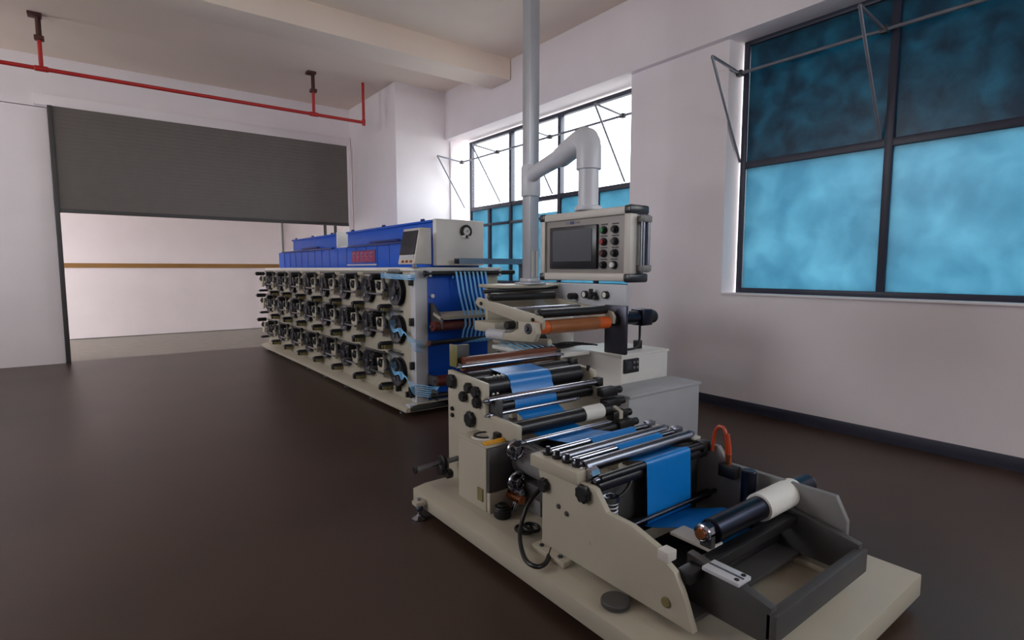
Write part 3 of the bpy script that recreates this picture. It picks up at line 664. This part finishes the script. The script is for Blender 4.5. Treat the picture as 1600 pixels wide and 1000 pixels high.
obj('bearing_nut', MB().cyl((1.70, 1.69, .585), (1.76, 1.69, .585), .03, 8), 'chrome', u2)
roller('lower_roller', (Xc, 1.63, .305), (Xd, 1.63, .305), .024, 'rubber', u2)
obj('tie_bar', MB().cyl((Xc, 1.585, .335), (Xd, 1.585, .335), .011, 12), 'dark_steel', u2)
obj('inner_plate', MB().box(1.69, 2.54, 1.69, 1.71, .2, .50, .004), 'dark_grey', u2)
f = obj('filter_bowl', MB().lathe((1.80, 1.635, .375), (1.80, 1.635, .50), [(0, 0), (0, .024), (.08, .03), (.08, .036), (.105, .036), (.105, .026), (.09, .024), (.09, 0)], 20), 'steel', u2)
for k in range(4): obj('bowl_ring', MB().torus((1.80, 1.635, .395+.018*k), (0, 0, 1), .029, .004, 20, 6), 'pale_grey', f)
obj('hose', MB().tube([(1.82, 1.63, .46), (1.9, 1.63, .48), (1.97, 1.65, .54)], .008, 8, 2), 'cable', u2)
obj('cross_plate', MB().box(1.69, 2.55, 1.12, 1.60, .19, .21, .003), 'dark_grey', u2)
obj('front_rail', MB().box(1.69, 2.55, 1.14, 1.20, .33, .375, .005), 'black', u2)
obj('corner_block', MB().box(1.655, 1.71, 1.215, 1.265, .395, .435, .004), 'alu', u2)
# winding shaft with chuck
obj('bearing_plate', MB().box(1.90, 2.0, 1.20, 1.39, .366, .38, .004), 'alu', u2)
ws = roller('winding_shaft', (1.93, 1.215, .44), (2.75, 1.215, .44), .05, 'gunmetal', u2, shaft=.02, ext=.06)
obj('paper_core', MB().lathe((2.30, 1.215, .44), (2.75, 1.215, .44), [(0, .051), (0, .062), (.3, .062), (.3, .051)], 28), 'offwhite', ws)
ck = obj('chuck', MB().cyl((1.865, 1.215, .45), (1.935, 1.215, .45), .032, 8).torus((1.875, 1.215, .45), (1, 0, 0), .03, .008), 'chrome', u2)
obj('chuck_core', MB().cyl((1.855, 1.215, .45), (1.87, 1.215, .45), .024, 14), 'copper', ck)
obj('saddle', MB().box(1.90, 1.93, 1.19, 1.245, .38, .44, .005), 'dark_grey', u2)
obj('front_arm', MB().prism('x', [(1.22, .2), (1.22, .40), (1.02, .37), (.88, .34), (.88, .2)], 1.78, 1.82, .004), 'dark_grey', u2)
obj('front_arm', MB().prism('x', [(1.22, .2), (1.22, .40), (1.02, .37), (.88, .34), (.88, .2)], 2.50, 2.54, .004), 'dark_grey', u2)
bp = obj('blade_plate', MB().box(1.752, 1.835, .985, 1.135, .375, .39, .003), 'pale_grey', u2)
obj('blade_groove', MB().box(1.790, 1.797, .99, 1.13, .389, .393), 'steel', bp)
for x in (1.772, 1.818): obj('hole', MB().cyl((x, 1.005, .389), (x, 1.005, .393), .009, 10), 'black', bp)
obj('front_cross_bar', MB().box(1.78, 2.54, .86, .90, .22, .32, .005), 'dark_grey', u2)
roller('winder_roller', (1.83, 1.24, .25), (2.5, 1.24, .25), .035, 'rubber', u2)
obj('air_tank', MB().cyl((2.47, 1.36, .22), (2.47, 1.36, .53), .035, 18), 'gunmetal', u2)
obj('base_disc', MB().cyl((1.60, 1.42, .15), (1.60, 1.42, .175), .06, 20), 'dark_grey', u2)

# ---- orange air hoses at the far corner of the front stand
t = thing('air_hose_fitting', 'orange air hose loop on a brass fitting at the front stand corner', 'hose', (2.53, 1.42, .50))
obj('hose', MB().tube([(2.53, 1.515, .52), (2.53, 1.52, .63), (2.53, 1.53, .68), (2.53, 1.555, .695), (2.53, 1.585, .67), (2.53, 1.595, .60), (2.53, 1.60, .55)], .009, 8, 2), 'orange_hose', t)
obj('hose', MB().tube([(2.53, 1.50, .51), (2.53, 1.50, .58), (2.53, 1.515, .66)], .010, 8, 1), 'orange_hose', t)
obj('fitting', MB().cyl((2.53, 1.505, .50), (2.53, 1.505, .56), .016, 6), 'copper', t)
obj('mount', MB().box(2.50, 2.548, 1.45, 1.545, .44, .505, .005), 'black', t)

# ---- black lead hanging from the drive box and lying on the base
t = thing('power_lead', 'black cable looping down from the drive motor onto the cream base', 'cable', (1.66, 2.0, .15))
obj('lead', MB().tube([(1.86, 2.12, .40), (1.80, 2.12, .36), (1.70, 2.11, .31), (1.65, 2.10, .22), (1.59, 2.04, .19), (1.52, 1.93, .18), (1.485, 1.85, .175), (1.50, 1.79, .172), (1.56, 1.80, .168), (1.62, 1.85, .168), (1.68, 1.90, .168)], .011, 10, 2), 'cable', t)
obj('coil', MB().torus((1.69, 2.13, .165), (0, 0, 1), .042, .009).torus((1.665, 2.09, .175), (.1, .1, 1), .035, .008).torus((1.71, 2.09, .182), (.1, -.1, 1), .04, .009), 'cable', t)

# ================================================================ BLUE FILM
WX0, WX1 = 2.02, 2.36; wc = (WX0+WX1)/2; hw = ((WX1-WX0)/2, 0, 0)
def arc(cy, cz, r, a0, a1, n=8): return [(cy + r*math.cos(math.radians(a0+(a1-a0)*k/n)), cz + r*math.sin(math.radians(a0+(a1-a0)*k/n))) for k in range(n+1)]
path = arc(3.06, .87, .053, 150, 240, 4) + arc(2.90, .80, .0505, 70, 110, 3)[::-1][::-1]
path = [(3.02, .818)] + arc(2.90, .80, .0505, 60, 110, 4) + arc(2.745, .775, .0645, 80, 185, 8) + [(2.655, .72)] + arc(2.68, .66, .0475, 170, 215, 4) + arc(2.46, .575, .0475, 355, 275, 8) + [(2.36, .525), (2.31, .526), (2.15, .55), (2.03, .590)]
path += arc(1.995, .60, .0165, 80, 110, 2) + arc(1.90, .595, .0305, 250, 290, 3)[::-1] + arc(1.81, .61, .0165, 60, 120, 3) + arc(1.735, .60, .0325, 290, 250, 3) + arc(1.635, .575, .0205, 60, 190, 8) + [(1.606, .35)] + arc(1.63, .305, .0265, 160, 260, 5)
path += [(1.56, .295), (1.42, .35), (1.34, .36), (1.29, .31)] + arc(1.24, .25, .0375, 30, -90, 6)
# blue film is one long web through both stands
tag(obj('blue_film_web', MB().ribbon([(wc, y, z) for y, z in path], hw, .002), 'film'), 'wide glossy blue film threaded through both roller stands', 'film')
# narrow tapes on the far line's end face
for k in range(8):
    x = 2.97 + k*.052
    pts = [(x, 4.945, 1.40), (x-.0, 4.925, 1.474), (x, 4.90, 1.479), (x, 4.874, 1.468), (x+.03, 4.86, 1.25), (x+.05, 4.785, 1.0), (x+.05, 4.777, .92), (x+.04, 4.80, .87), (x+.03, 4.81, .80), (x+.02, 4.77, .738), (x-.06, 4.5, .80), (x-.2, 3.98, .90), (x-.34, 3.62, .90), (x-.55, 3.14, .91)]
    tag(obj('narrow_tape', MB().ribbon(pts, (.011, 0, 0), .0015), 'tape'), ('first', 'second', 'third', 'fourth', 'fifth', 'sixth', 'seventh', 'eighth')[k] + ' pale blue tape from the grey end post, hanging over the black bar', 'tape', 'blue tapes on the end of the far line')
for ri, z in enumerate(rows):
    for k in range(6 if ri else 4):
        pts = [(XS-.03, YS+.2-.033*k, z+.18), (XS-.08, YS+.10-.03*k, z+.06-.02*k), (XS-.085, YS-.02-.02*k, z-.05+.02*k), (XS-.08, YS-.16, z+.05-.026*k), (XS-.075, YS-.27, z-.03+.012*k), (XS-.06, 4.985, z-.07-.022*k), (XS+.06, 4.975, z-.10-.022*k)]
        if ri == 0: pts = [(XS-.12, YS+.2, z+.185-.014*k), (XS-.12, YS, z+.18-.014*k), (XS-.10, YS-.22, z+.175-.014*k), (XS-.06, 4.98, z+.17-.014*k), (XS, 4.975, z+.17-.014*k)]
        if ri == 2: pts += [(XS+.14, 4.92, z-.12-.02*k), (XS+.2, 4.87, z-.10)]
        nth = ('uppermost', 'second', 'third', 'fourth', 'fifth', 'lowest')[5 if k == (5 if ri else 3) else k]
        lab = nth + ' ' + ['narrow blue tape crossing the top row wheel nearest the end post', 'narrow blue tape fanning off the middle row wheel nearest the end post', 'narrow blue tape fanning off the bottom row wheel nearest the end post'][ri]
        lab = lab.replace('narrow blue tape', 'of the narrow blue tapes')
        tag(obj('wheel_tape', MB().ribbon(pts, (0, .001, .004), .0015, 2), 'tape'), lab, 'tape', ['tapes at the top wheel', 'tapes at the middle wheel', 'tapes at the bottom wheel'][ri])
